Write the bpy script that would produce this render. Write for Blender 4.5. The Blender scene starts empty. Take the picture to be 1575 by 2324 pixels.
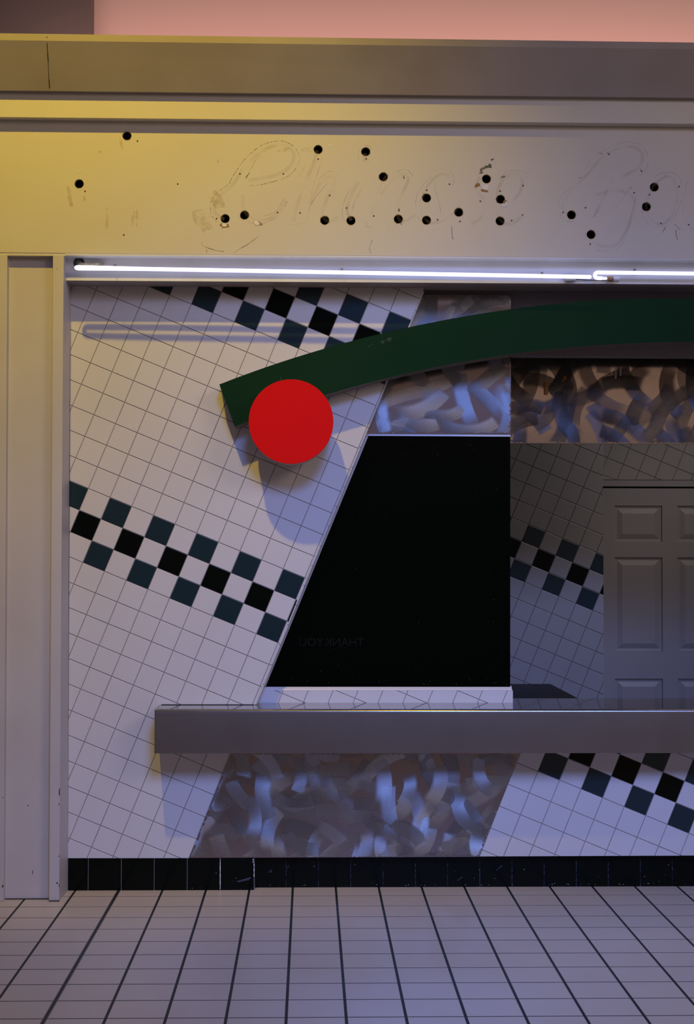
import bpy, bmesh, math, random
from mathutils import Vector, Matrix

random.seed(7)
SC = bpy.context.scene
COL = SC.collection

# ------------------------------------------------------------------ camera
W, H = 1575, 2324
F, YAW, PITCH, ROLL, CH, CD = 3391.75, 0.0250, 0.0314, 0.0025, 1.5472, 7.0425
_cy, _sy = math.cos(YAW), math.sin(YAW)
_cp, _sp = math.cos(PITCH), math.sin(PITCH)
_cr, _sr = math.cos(ROLL), math.sin(ROLL)
FW = Vector((_sy*_cp, _cy*_cp, _sp))
R0 = Vector((_cy, -_sy, 0))
U0 = R0.cross(FW)
RT = R0*_cr + U0*_sr
UP = U0*_cr - R0*_sr
CAM = Vector((0, -CD, CH))
cam = bpy.data.cameras.new('camera')
camo = bpy.data.objects.new('camera', cam)
COL.objects.link(camo)
cam.sensor_fit = 'VERTICAL'
cam.sensor_height = 36.0
cam.lens = 36.0*F/H
cam.clip_end = 200
M3 = Matrix((RT, UP, -FW)).transposed()
camo.matrix_world = Matrix.Translation(CAM) @ M3.to_4x4()
SC.camera = camo
SC.view_settings.view_transform = 'Standard'
SC.view_settings.look = 'None'
SC.view_settings.gamma = 1
SC.view_settings.use_curve_mapping = False
SC.view_settings.exposure = -0.1
try:
    SC.cycles.transparent_max_bounces = 24
except Exception:
    pass

# ------------------------------------------------------------------ world and lights
world = bpy.data.worlds.new('hall')
SC.world = world
world.use_nodes = True
bg = world.node_tree.nodes['Background']
bg.inputs[1].default_value = 0.11
# dim hall all round, with a warm band added low over the horizon for the steel to mirror
_nt = world.node_tree
_tc = _nt.nodes.new('ShaderNodeTexCoord'); _sp_ = _nt.nodes.new('ShaderNodeSeparateXYZ')
_nt.links.new(_tc.outputs['Generated'], _sp_.inputs[0])
_rp = _nt.nodes.new('ShaderNodeValToRGB')
_mr = _nt.nodes.new('ShaderNodeMapRange')
_mr.inputs['From Min'].default_value = -1; _mr.inputs['From Max'].default_value = 1
_nt.links.new(_sp_.outputs['Z'], _mr.inputs['Value']); _nt.links.new(_mr.outputs['Result'], _rp.inputs['Fac'])
_e = _rp.color_ramp.elements
_e[0].position = 0.0; _e[0].color = (0.80, 0.66, 0.66, 1)
_e[1].position = 1.0; _e[1].color = (1.0, 0.78, 0.78, 1)
for _p, _c in ((0.50, (0.95, 0.76, 0.78, 1)), (0.536, (1.0, 0.80, 0.78, 1)), (0.543, (2.9, 2.0, 1.55, 1)), (0.560, (3.0, 1.9, 1.5, 1)), (0.572, (0.42, 0.32, 0.30, 1)), (0.64, (0.5, 0.39, 0.38, 1))):
    _n = _e.new(_p); _n.color = _c
_nt.links.new(_rp.outputs['Color'], bg.inputs[0])

def look(o, loc, tgt):
    o.location = loc
    d = Vector(tgt) - Vector(loc)
    o.rotation_euler = d.to_track_quat('-Z', 'Y').to_euler()

def lamp(name, kind, color, power, loc, tgt, **k):
    l = bpy.data.lights.new(name, kind)
    l.color = color
    l.energy = power
    for a, b in k.items():
        setattr(l, a, b)
    o = bpy.data.objects.new(name, l)
    COL.objects.link(o)
    look(o, loc, tgt)
    return o

lamp('yellow_spot_lamp', 'SPOT', (1.0, 0.70, 0.05), 760, (-1.15, -3.26, 6.60), (-0.80, -0.15, 3.3),
     shadow_soft_size=0.075, spot_size=math.radians(53), spot_blend=1.0)
lamp('blue_hall_lamp', 'SPOT', (0.20, 0.34, 1.0), 2200, (1.1, -7.6, 5.5), (0.95, 0, 0.30),
     shadow_soft_size=1.0, spot_size=math.radians(41), spot_blend=1.0)
lamp('cove_lamp', 'AREA', (1.0, 0.50, 0.42), 27, (0.75, 2.18, 4.50), (0.75, 2.62, 5.05),
     shape='RECTANGLE', size=5.4, size_y=0.1)
lamp('hall_ceiling_light', 'AREA', (1.0, 0.80, 0.74), 120, (5.6, -6.6, 5.2), (-0.4, 0, 1.6),  # added warm fill from the right, no known fixture
     shape='RECTANGLE', size=3, size_y=2)
lamp('kitchen_light', 'AREA', (1.0, 0.90, 0.88), 6.5, (2.5, 1.2, 2.95), (2.4, 1.9, 0),  # added fill to lift the dim kitchen, no fixture seen there
     shape='RECTANGLE', size=1.2, size_y=0.6)

# ------------------------------------------------------------------ helpers
def U(x, y, Y=None, Z=None):
    d = FW + RT*((x-W/2)/F) - UP*((y-H/2)/F)
    k = (Y-CAM.y)/d.y if Y is not None else (Z-CAM.z)/d.z
    return CAM + d*k

def link(name, me, mat=None, parent=None):
    o = bpy.data.objects.new(name, me)
    COL.objects.link(o)
    if mat:
        for m in (mat if isinstance(mat, (list, tuple)) else [mat]):
            me.materials.append(m)
    if parent:
        o.parent = parent
    return o

def tag(o, label=None, cat=None, group=None, kind=None):
    if label: o['label'] = label
    if cat: o['category'] = cat
    if group: o['group'] = group
    if kind: o['kind'] = kind
    return o

def thing(name, label, cat, loc=(0, 0, 0), group=None):
    o = bpy.data.objects.new(name, None)
    COL.objects.link(o)
    o.empty_display_size = 0.05
    return tag(o, label, cat, group)

class MB:
    def __init__(s):
        s.v = []; s.f = []; s.m = []; s.uv = None
    def poly(s, pts, m=0):
        b = len(s.v)
        s.v += [tuple(p) for p in pts]
        s.f.append(tuple(range(b, b+len(pts))))
        s.m.append(m)
    def prism(s, pts, off, m=0):
        """closed prism: polygon pts swept by off"""
        off = Vector(off)
        pts = [Vector(p) for p in pts]
        n = len(pts); b = len(s.v)
        s.v += [tuple(p) for p in pts] + [tuple(p+off) for p in pts]
        s.f.append(tuple(range(b, b+n))); s.m.append(m)
        s.f.append(tuple(range(b+2*n-1, b+n-1, -1))); s.m.append(m)
        for i in range(n):
            j = (i+1) % n
            s.f.append((b+j, b+i, b+n+i, b+n+j)); s.m.append(m)
    def box(s, a, c, m=0):
        x0, y0, z0 = a; x1, y1, z1 = c
        s.prism([(x0, y0, z0), (x1, y0, z0), (x1, y0, z1), (x0, y0, z1)], (0, y1-y0, 0), m)
    def tube(s, pts, r, n=16, caps=True, m=0):
        pts = [Vector(p) for p in pts]
        rr = r if isinstance(r, (list, tuple)) else [r]*len(pts)
        rings = []
        prev = None
        for i, p in enumerate(pts):
            t = (pts[min(i+1, len(pts)-1)] - pts[max(i-1, 0)]).normalized()
            if prev is None:
                a = Vector((0, 0, 1)) if abs(t.z) < .9 else Vector((1, 0, 0))
                u = t.cross(a).normalized()
            else:
                u = (prev - t*prev.dot(t)).normalized()
            prev = u
            w = t.cross(u)
            b = len(s.v)
            for k in range(n):
                an = 2*math.pi*k/n
                s.v.append(tuple(p + (u*math.cos(an)+w*math.sin(an))*rr[i]))
            rings.append(b)
        for a, b in zip(rings, rings[1:]):
            for k in range(n):
                k2 = (k+1) % n
                s.f.append((a+k, a+k2, b+k2, b+k)); s.m.append(m)
        if caps:
            s.f.append(tuple(rings[0]+k for k in range(n-1, -1, -1))); s.m.append(m)
            s.f.append(tuple(rings[-1]+k for k in range(n))); s.m.append(m)
    def begin(s): pass
    def build(s, name, mat, parent=None, smooth=False, bevel=0, recalc=True, seg=2):
        me = bpy.data.meshes.new(name)
        me.from_pydata(s.v, [], s.f)
        for p, m in zip(me.polygons, s.m):
            p.material_index = m
        if recalc:
            bm = bmesh.new(); bm.from_mesh(me)
            bmesh.ops.recalc_face_normals(bm, faces=bm.faces)
            bm.to_mesh(me); bm.free()
        o = link(name, me, mat, parent)
        if smooth:
            for p in me.polygons: p.use_smooth = True
        if bevel:
            md = o.modifiers.new('bevel', 'BEVEL')
            md.width = bevel; md.segments = seg; md.limit_method = 'ANGLE'
            md.angle_limit = math.radians(40)
            md.harden_normals = True
            for p in me.polygons: p.use_smooth = True
        return o

class Each(MB):
    """every mark becomes a part of its own"""
    def __init__(s, name, mat, parent):
        MB.__init__(s); s.arg = (name, mat, parent)
    def begin(s):
        if s.v:
            s.build(*s.arg, recalc=False)
            s.v = []; s.f = []; s.m = []

def clip(sub, clp):
    """Sutherland-Hodgman, clp convex and counter-clockwise"""
    out = sub
    n = len(clp)
    for i in range(n):
        a, b = clp[i], clp[(i+1) % n]
        ex, ey = b[0]-a[0], b[1]-a[1]
        src, out = out, []
        if not src: return []
        def side(p): return ex*(p[1]-a[1]) - ey*(p[0]-a[0])
        for k in range(len(src)):
            p, q = src[k], src[(k+1) % len(src)]
            sp_, sq = side(p), side(q)
            if sp_ >= 0: out.append(p)
            if (sp_ >= 0) != (sq >= 0):
                t = sp_/(sp_-sq)
                out.append((p[0]+(q[0]-p[0])*t, p[1]+(q[1]-p[1])*t))
    return out

def area2(p):
    return 0.5*sum(p[i][0]*p[(i+1) % len(p)][1]-p[(i+1) % len(p)][0]*p[i][1] for i in range(len(p)))

def inset(poly, d):
    """inset of a convex ccw polygon"""
    lo = poly
    n = len(poly)
    res = []
    lines = []
    for i in range(n):
        a, b = poly[i], poly[(i+1) % n]
        ex, ey = b[0]-a[0], b[1]-a[1]
        L = math.hypot(ex, ey)
        if L < 1e-7: continue
        nx, ny = -ey/L, ex/L
        lines.append((a[0]+nx*d, a[1]+ny*d, ex/L, ey/L))
    big = 10
    res = [(poly[0][0]-big, poly[0][1]-big), (poly[0][0]+big, poly[0][1]-big), (poly[0][0]+big, poly[0][1]+big), (poly[0][0]-big, poly[0][1]+big)]
    for x, y, ex, ey in lines:
        src, res = res, []
        if not src: return []
        def side(p): return ex*(p[1]-y) - ey*(p[0]-x)
        for k in range(len(src)):
            p, q = src[k], src[(k+1) % len(src)]
            s1, s2 = side(p), side(q)
            if s1 >= 0: res.append(p)
            if (s1 >= 0) != (s2 >= 0):
                t = s1/(s1-s2)
                res.append((p[0]+(q[0]-p[0])*t, p[1]+(q[1]-p[1])*t))
    return res

def tiles(mb, region, org, th, pitch, gap, to3, colour, thick=0.003, bev=0.0015, gm=None, jitter=0.0, pitch2=None, gap2=None):
    """field of tiles clipped to a convex region; to3(x, y, h) gives the 3D point at height h over the grout"""
    if area2(region) < 0: region = region[::-1]
    pitch2 = pitch2 or pitch
    gap2 = gap if gap2 is None else gap2
    c, s_ = math.cos(th), math.sin(th)
    us = []; vs = []
    for x, y in region:
        dx, dy = x-org[0], y-org[1]
        us.append((dx*c - dy*s_)/pitch); vs.append((dx*s_ + dy*c)/pitch2)
    for i in range(math.floor(min(us))-1, math.ceil(max(us))+2):
        for j in range(math.floor(min(vs))-1, math.ceil(max(vs))+2):
            hx, hy = (pitch-gap)/2, (pitch2-gap2)/2
            sq = []
            for a, b in ((-hx, -hy), (hx, -hy), (hx, hy), (-hx, hy)):
                uu, vv = i*pitch+a, j*pitch2+b
                sq.append((org[0]+uu*c+vv*s_, org[1]-uu*s_+vv*c))
            if area2(sq) < 0: sq = sq[::-1]
            p = clip(sq, region)
            if len(p) < 3 or abs(area2(p)) < 2e-5: continue
            q = inset(p, bev)
            m = colour(i, j)
            hz = thick + random.uniform(-jitter, jitter)
            if len(q) < 3: q = None
            tx, ty = random.uniform(-1, 1)*jitter*6, random.uniform(-1, 1)*jitter*6
            cx = sum(a[0] for a in p)/len(p); cy = sum(a[1] for a in p)/len(p)
            def h3(pt, h): return to3(pt[0], pt[1], h+(pt[0]-cx)*tx+(pt[1]-cy)*ty)
            n = len(p)
            b0 = len(mb.v)
            mb.v += [tuple(to3(a[0], a[1], 0)) for a in p]
            mb.v += [tuple(h3(a, hz-(bev*0.6 if q else 0))) for a in p]
            for k in range(n):
                k2 = (k+1) % n
                mb.f.append((b0+k, b0+k2, b0+n+k2, b0+n+k)); mb.m.append(m)
            if q and len(q) == n:
                # match order: rotate q so that its first vertex is nearest p[0]
                r = min(range(n), key=lambda k: (q[k][0]-p[0][0])**2+(q[k][1]-p[0][1])**2)
                q = q[r:]+q[:r]
                mb.v += [tuple(h3(a, hz)) for a in q]
                for k in range(n):
                    k2 = (k+1) % n
                    mb.f.append((b0+n+k, b0+n+k2, b0+2*n+k2, b0+2*n+k)); mb.m.append(m)
                mb.f.append(tuple(b0+2*n+k for k in range(n))); mb.m.append(m)
            else:
                mb.f.append(tuple(b0+n+k for k in range(n))); mb.m.append(m)

# ------------------------------------------------------------------ materials
def mat(name, color, rough=0.5, metal=0.0, spec=0.5, noise=None, bump=None, coat=0.0, emit=None, alpha=None, aniso=None):
    """noise: (scale, second colour, amount); bump: (scale, strength)"""
    m = bpy.data.materials.new(name)
    m.use_nodes = True
    nt = m.node_tree
    b = nt.nodes['Principled BSDF']
    b.inputs['Base Color'].default_value = (*color, 1)
    b.inputs['Roughness'].default_value = rough
    b.inputs['Metallic'].default_value = metal
    b.inputs['Specular IOR Level'].default_value = spec
    b.inputs['Coat Weight'].default_value = coat
    if emit:
        b.inputs['Emission Color'].default_value = (*emit[0], 1)
        b.inputs['Emission Strength'].default_value = emit[1]
    tc = nt.nodes.new('ShaderNodeTexCoord')
    if noise:
        n = nt.nodes.new('ShaderNodeTexNoise')
        n.inputs['Scale'].default_value = noise[0]
        n.inputs['Detail'].default_value = 6
        nt.links.new(tc.outputs['Object'], n.inputs['Vector'])
        r = nt.nodes.new('ShaderNodeValToRGB')
        r.color_ramp.elements[0].position = 0.42
        r.color_ramp.elements[1].position = 0.72
        r.color_ramp.elements[0].color = (0, 0, 0, 1)
        r.color_ramp.elements[1].color = (noise[2], noise[2], noise[2], 1)
        nt.links.new(n.outputs['Fac'], r.inputs['Fac'])
        mx = nt.nodes.new('ShaderNodeMix'); mx.data_type = 'RGBA'
        mx.inputs['A'].default_value = (*color, 1)
        mx.inputs['B'].default_value = (*noise[1], 1)
        nt.links.new(r.outputs['Color'], mx.inputs['Factor'])
        nt.links.new(mx.outputs['Result'], b.inputs['Base Color'])
    if bump:
        n2 = nt.nodes.new('ShaderNodeTexNoise')
        n2.inputs['Scale'].default_value = bump[0]
        nt.links.new(tc.outputs['Object'], n2.inputs['Vector'])
        bp = nt.nodes.new('ShaderNodeBump')
        bp.inputs['Strength'].default_value = bump[1]
        bp.inputs['Distance'].default_value = 0.002
        nt.links.new(n2.outputs['Fac'], bp.inputs['Height'])
        nt.links.new(bp.outputs['Normal'], b.inputs['Normal'])
    if alpha is not None:
        b.inputs['Alpha'].default_value = alpha
    return m

M = {}
M['paint'] = mat('cream_paint', (0.64, 0.60, 0.50), 0.55, noise=(2.2, (0.59, 0.53, 0.41), 0.5), bump=(260, 0.12))
M['paint2'] = mat('pillar_paint', (0.60, 0.56, 0.54), 0.45, noise=(3, (0.52, 0.47, 0.42), 0.5), bump=(200, 0.08))
M['beam'] = mat('beam_paint', (0.36, 0.315, 0.29), 0.6, noise=(3, (0.28, 0.23, 0.19), 0.5), bump=(200, 0.1))
M['trough'] = mat('trough_enamel', (0.70, 0.70, 0.72), 0.35, noise=(6, (0.58, 0.56, 0.54), 0.4))
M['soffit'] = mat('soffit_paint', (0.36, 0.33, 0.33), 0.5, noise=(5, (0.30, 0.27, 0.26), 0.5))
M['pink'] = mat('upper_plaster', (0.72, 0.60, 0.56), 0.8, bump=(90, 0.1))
M['brown'] = mat('bulkhead_paint', (0.15, 0.14, 0.14), 0.8, bump=(90, 0.1))  # shade on the bulkhead is put into this dark colour
M['tile'] = mat('white_tile', (0.66, 0.64, 0.64), 0.22, noise=(1.6, (0.62, 0.59, 0.56), 0.6))
M['tile_in'] = mat('kitchen_tile', (0.31, 0.30, 0.29), 0.2, noise=(1.6, (0.28, 0.265, 0.255), 0.6))  # white tile darkened in its colour to dim the kitchen
M['teal'] = mat('teal_tile', (0.008, 0.026, 0.036), 0.14)
M['black'] = mat('black_tile', (0.0010, 0.0025, 0.0018), 0.10, spec=0.2)
M['grout'] = mat('pale_grout', (0.34, 0.31, 0.28), 0.9, noise=(9, (0.22, 0.19, 0.15), 0.8))
M['joint'] = mat('joint_metal', (0.10, 0.10, 0.105), 0.45, 0.6)
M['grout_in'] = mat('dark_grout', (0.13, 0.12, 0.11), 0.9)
M['floor_tile'] = mat('floor_tile', (0.66, 0.55, 0.43), 0.30, noise=(2.5, (0.62, 0.50, 0.385), 0.6), bump=(300, 0.03))
M['floor_grout'] = mat('dark_floor_grout', (0.012, 0.016, 0.013), 0.6)
M['base'] = mat('black_base_tile', (0.0010, 0.0028, 0.0018), 0.12, spec=0.15, noise=(40, (0.008, 0.010, 0.010), 0.15))
M['base_grout'] = mat('worn_base_grout', (0.30, 0.28, 0.27), 0.9)
M['base_grout_dark'] = mat('dirty_base_grout', (0.012, 0.012, 0.012), 0.8, noise=(55, (0.35, 0.33, 0.31), 1.0))
M['green'] = mat('green_laminate', (0.006, 0.032, 0.010), 0.6, spec=0.06, noise=(4, (0.005, 0.026, 0.009), 0.5), bump=(400, 0.03))
M['green_edge'] = mat('arch_edge', (0.20, 0.17, 0.13), 0.6)
M['red'] = mat('red_acrylic', (0.78, 0.006, 0.004), 0.55, spec=0.07, bump=(300, 0.02))
M['red_side'] = mat('clear_disc_rim', (0.60, 0.36, 0.33), 0.35)
M['menu'] = mat('black_glass', (0.0006, 0.0020, 0.0010), 0.12, spec=0.10)
M['faint'] = mat('faint_lettering', (0.0045, 0.006, 0.005), 0.5, spec=0.1)
M['alu'] = mat('aluminium_trim', (0.62, 0.62, 0.66), 0.34, 0.5)
M['white_trim'] = mat('white_trim', (0.68, 0.66, 0.66), 0.4)
M['steel'] = mat('counter_steel', (0.40, 0.39, 0.40), 0.27, 1.0, noise=(5, (0.35, 0.33, 0.34), 0.6))
M['steel_top'] = mat('counter_top_steel', (0.33, 0.32, 0.31), 0.045, 1.0)
M['worktop'] = mat('dark_worktop', (0.006, 0.006, 0.007), 0.5, spec=0.15)
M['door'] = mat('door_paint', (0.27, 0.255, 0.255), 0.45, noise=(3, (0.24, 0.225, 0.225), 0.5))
M['dark'] = mat('dark_gap', (0.004, 0.004, 0.004), 0.9)
M['drywall'] = mat('grey_drywall', (0.30, 0.27, 0.27), 0.8)
M['kitchen'] = mat('kitchen_plaster', (0.30, 0.28, 0.28), 0.8)
M['neon'] = mat('lit_neon_glass', (0.9, 0.9, 1.0), 0.2, emit=((0.74, 0.76, 1.0), 1.28))
M['glass'] = mat('sooty_glass', (0.40, 0.37, 0.26), 0.15, spec=0.7, noise=(60, (0.10, 0.09, 0.05), 0.9))
M['rubber'] = mat('black_rubber', (0.035, 0.035, 0.03), 0.5)
M['cap'] = mat('white_end_cap', (0.62, 0.62, 0.66), 0.35)
M['burnt'] = mat('scorched_end_cap', (0.32, 0.18, 0.08), 0.5, noise=(90, (0.10, 0.05, 0.02), 0.8))
M['metal'] = mat('dark_wire', (0.05, 0.05, 0.05), 0.4)
M['plug'] = mat('red_plastic', (0.12, 0.008, 0.012), 0.5)
M['rim'] = mat('torn_board_edge', (0.42, 0.30, 0.12), 0.8, noise=(60, (0.16, 0.10, 0.04), 0.8))
M['torn'] = mat('torn_patch', (0.30, 0.17, 0.06), 0.9)
M['filler'] = mat('white_filler', (0.74, 0.72, 0.74), 0.7)
M['smudge'] = mat('grey_green_smudge', (0.10, 0.11, 0.08), 0.9, noise=(80, (0.3, 0.28, 0.2), 0.9))
M['stain_red'] = mat('rust_mark', (0.30, 0.08, 0.01), 0.7)
def trace_mat(name, color, a0, a1, scale):
    m = mat(name, color, 0.9)
    nt = m.node_tree; b = nt.nodes['Principled BSDF']
    tc = nt.nodes.new('ShaderNodeTexCoord'); n = nt.nodes.new('ShaderNodeTexNoise')
    n.inputs['Scale'].default_value = scale
    nt.links.new(tc.outputs['Object'], n.inputs['Vector'])
    mr = nt.nodes.new('ShaderNodeMapRange')
    mr.inputs['From Min'].default_value = 0.35; mr.inputs['From Max'].default_value = 0.7
    mr.inputs['To Min'].default_value = a0; mr.inputs['To Max'].default_value = a1
    nt.links.new(n.outputs['Fac'], mr.inputs['Value'])
    nt.links.new(mr.outputs['Result'], b.inputs['Alpha'])
    return m
M['trace'] = trace_mat('glue_line', (0.24, 0.19, 0.10), 0.0, 0.45, 30)
M['dots'] = trace_mat('dotted_glue_line', (0.20, 0.15, 0.06), -0.7, 1.5, 170)
M['ghost'] = trace_mat('faded_letter', (0.42, 0.35, 0.25), 0.0, 0.16, 9)
M['scratch'] = trace_mat('scratch_line', (0.10, 0.07, 0.03), 0.2, 0.9, 30)
M['stain'] = trace_mat('brown_run', (0.55, 0.37, 0.10), 0.0, 0.28, 40)

def sheet_steel(name, tint, rough):
    m = mat(name, tint, rough, 1.0, bump=(7, 0.25))
    return m
M['sheet'] = sheet_steel('plain_sheet_steel', (0.38, 0.32, 0.31), 0.18)
M['sheet_in'] = sheet_steel('plain_sheet_steel_inside', (0.62, 0.53, 0.45), 0.12)  # same steel, the tan of warm reflections put into its tint
def swirl_mat(name, tint, rough):
    m = bpy.data.materials.new(name); m.use_nodes = True
    nt = m.node_tree; b = nt.nodes['Principled BSDF']
    b.inputs['Metallic'].default_value = 1
    b.inputs['Roughness'].default_value = rough
    N, L = nt.nodes.new, nt.links.new
    uv = N('ShaderNodeUVMap'); uv.uv_map = 'UVMap'
    sep = N('ShaderNodeSeparateXYZ'); L(uv.outputs['UV'], sep.inputs[0])
    # across fade
    def math_(op, a, b_=None, c=None):
        n = N('ShaderNodeMath'); n.operation = op
        for k, v in enumerate((a, b_, c)):
            if v is None: continue
            if isinstance(v, (int, float)): n.inputs[k].default_value = v
            else: L(v, n.inputs[k])
        return n.outputs[0]
    def smooth(v, lo, hi):
        n = N('ShaderNodeMapRange'); n.interpolation_type = 'SMOOTHSTEP'
        n.inputs['From Min'].default_value = lo; n.inputs['From Max'].default_value = hi
        L(v, n.inputs['Value']); return n.outputs['Result']
    attr = N('ShaderNodeAttribute'); attr.attribute_name = 'stroke'
    sa = N('ShaderNodeSeparateXYZ'); L(attr.outputs['Vector'], sa.inputs[0])
    v = sep.outputs['Y']; u = sa.outputs['X']
    e1 = smooth(v, 0.0, 0.07)
    e2 = smooth(math_('SUBTRACT', 1.0, v), 0.0, 0.28)
    e3 = smooth(u, 0.0, 0.35)
    e4 = smooth(math_('SUBTRACT', 1.0, u), 0.0, 0.06)
    al = math_('MULTIPLY', math_('MULTIPLY', e1, e2), math_('MULTIPLY', e3, e4))
    w = N('ShaderNodeMath'); w.operation = 'SINE'
    L(math_('MULTIPLY', sep.outputs['X'], 2*math.pi/0.0062), w.inputs[0])
    ridge = math_('MULTIPLY_ADD', w.outputs[0], 0.18, 0.82)
    al2 = math_('MULTIPLY', math_('MULTIPLY', al, ridge), sa.outputs['Z'])
    L(al2, b.inputs['Alpha'])
    mx = N('ShaderNodeMix'); mx.data_type = 'RGBA'
    mx.inputs['A'].default_value = (*[t*0.55 for t in tint], 1)
    mx.inputs['B'].default_value = (*tint, 1)
    L(sa.outputs['Y'], mx.inputs['Factor'])
    L(mx.outputs['Result'], b.inputs['Base Color'])
    bp = N('ShaderNodeBump'); bp.inputs['Strength'].default_value = 0.35; bp.inputs['Distance'].default_value = 0.001
    L(w.outputs[0], bp.inputs['Height']); L(bp.outputs['Normal'], b.inputs['Normal'])
    tg = N('ShaderNodeTangent'); tg.direction_type = 'UV_MAP'; tg.uv_map = 'UVMap'
    b.inputs['Anisotropic'].default_value = 0.82
    L(tg.outputs['Tangent'], b.inputs['Tangent'])
    return m
M['swirl'] = swirl_mat('buffed_swirl', (0.66, 0.67, 0.70), 0.50)
M['swirl_in'] = swirl_mat('buffed_swirl_inside', (0.13, 0.115, 0.11), 0.42)  # darker copy of the swirls, the header's shade put into the tint

# ------------------------------------------------------------------ floor
TH = 0.3887
FX, FP, FY = -0.8831, 0.2024, -0.1224
fl = MB()
fl.box((-4.0, -11.0, -0.05), (5.0, 2.6, -0.0005))
reg = [(-3.0, -7.6), (3.2, -7.6), (3.2, 0.08), (-3.0, 0.08)]
tiles(fl, reg, (FX+FP/2, FY-FP/2), 0, FP, 0.0105, lambda x, y, h: Vector((x, y, -0.0006+h)), lambda i, j: 1,
      thick=0.0006, bev=0.0005, jitter=0.0, gap2=0.0085)
tag(fl.build('floor', [M['floor_grout'], M['floor_tile']], recalc=True), kind='structure')

# metal movement joint let into the floor
mb = MB()
jx = FX
for a_, b_, z_ in ((-0.0075, -0.0035, 0.0012), (-0.0035, 0.0035, 0.0006), (0.0035, 0.0075, 0.0012)):
    mb.box((jx+a_, -7.5, -0.0003), (jx+b_, 0.003, z_), 0 if z_ > .001 else 1)
tag(mb.build('trim_3', [M['joint'], M['floor_grout']]), 'dark metal movement joint in the floor', kind='structure')

# ------------------------------------------------------------------ front tiled wall
T = 0.110
WO = (-1.0514, 1.7009)
def wcol(i, j):
    if (i+j) % 2: return 1
    if j in (0, 12): return 3
    if j in (-1, 1, 11, 13): return 2
    return 1
def XZ(x, y, Y=0.0):
    p = U(x, y, Y); return (p.x, p.z)
def front(Y): return lambda x, z, h: Vector((x, Y-h, z))

mb = MB()
reg = [XZ(160, 649), XZ(963, 653), XZ(578, 1600), XZ(430, 1948), XZ(154, 1948)]
p3 = [Vector((a, 0.003, b)) for a, b in reg]
mb.prism(p3, (0, 0.012, 0), 0)
tiles(mb, reg, WO, TH, T, 0.0032, front(0.003), wcol, jitter=0.00012)
tag(mb.build('wall_front', [M['grout'], M['tile'], M['teal'], M['black']]), 'white tiled wall with slanted checkered green and black bands', kind='structure')

# right hand tiles below the counter
mb = MB()
b0 = U(1421.9, 1747, 0)
reg = [XZ(1182, 1690), XZ(1760, 1690), XZ(1760, 1941), XZ(1087, 1944)]
p3 = [Vector((a, 0.003, b)) for a, b in reg]
mb.prism(p3, (0, 0.012, 0), 0)
def rcol(i, j):
    if (i+j) % 2: return 1
    return 3 if j == 0 else (2 if j in (-1, 1) else 1)
tiles(mb, reg, (b0.x, b0.z), TH, T, 0.0032, front(0.003), rcol, jitter=0.00012)
tag(mb.build('wall_right', [M['grout'], M['tile'], M['teal'], M['black']]), 'white tiled counter front with slanted checkered band', kind='structure')

# bullnose edge of the tiles along the slanted opening
mb = MB()
a, b = U(960, 660, 0.0), U(578.5, 1599, 0.0)
n_e = 21
for k in range(n_e):
    p = a.lerp(b, k/n_e); q = a.lerp(b, (k+0.975)/n_e)
    d = (q-p).normalized(); nrm = Vector((d.z, 0, -d.x))
    if nrm.x < 0: nrm = -nrm
    prof = []
    for s in range(6):
        an = s/5*math.pi/2
        prof.append((0.008*math.sin(an), 0.008*(1-math.cos(an))))
    prof += [(0.008, 0.12), (0, 0.12)]
    base = len(mb.v)
    pa = [p + nrm*x + Vector((0, y, 0)) for x, y in prof]
    mb.prism(pa, q-p, 0)
tag(mb.build('trim_1', [M['tile']]), 'white bullnose tile edging along the slanted opening', kind='structure')

# drywall above the steel and over the opening
mb = MB()
z0 = U(1160, 668, 0.0).z
mb.box((0.36, 0.137, 0.93), (0.956, 0.2, 2.83))
mb.box((0.5, 0.122, 2.53), (2.6, 0.2, 2.86))
tag(mb.build('wall_center', [M['drywall']]), kind='structure')

# base
zb = U(300, 1947.5, 0).z
mb = MB()
xl, xr = U(154, 2000, 0).x, U(577, 2000, 0).x
mb.box((xl, 0.004, 0), (xr, 0.11, zb))
xs = [U(px, 1980, 0).x for px in (200.3, 275.3, 350, 424.9, 499.7)]
edges = [xl]+xs+[xr]
for k in range(len(edges)-1):
    g = 0.0016
    mb.prism([(edges[k]+g, 0.004, 0.001), (edges[k+1]-g, 0.004, 0.001), (edges[k+1]-g, 0.004, zb-0.001), (edges[k]+g, 0.004, zb-0.001)], (0, -0.005, 0), 1)
mb2_y = 0.052
xr2 = 2.75
z2a, z2b = zb, U(1575, 1940.8, 0).z
mb.prism([(xr, mb2_y+.004, 0), (xr2, mb2_y+.004, 0), (xr2, mb2_y+.004, z2b), (xr, mb2_y+.004, z2a)], (0, 0.06, 0), 2)
x = U(649.3, 1980, mb2_y).x
st = (U(1525.9, 1980, mb2_y).x - x)/12
edges = [xr, x]
while x < xr2-st:
    x += st; edges.append(x)
for k in range(len(edges)-1):
    g = 0.0013
    zt = lambda X: z2a+(z2b-z2a)*(X-xr)/(1.83-xr)-0.001
    mb.prism([(edges[k]+g, mb2_y+.004, 0.001), (edges[k+1]-g, mb2_y+.004, 0.001), (edges[k+1]-g, mb2_y+.004, zt(edges[k+1])), (edges[k]+g, mb2_y+.004, zt(edges[k]))], (0, -0.005, 0), 1)
bb = tag(mb.build('baseboard_front', [M['base_grout'], M['base'], M['base_grout_dark']]), 'black glossy tile base along the floor', kind='structure')
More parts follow.
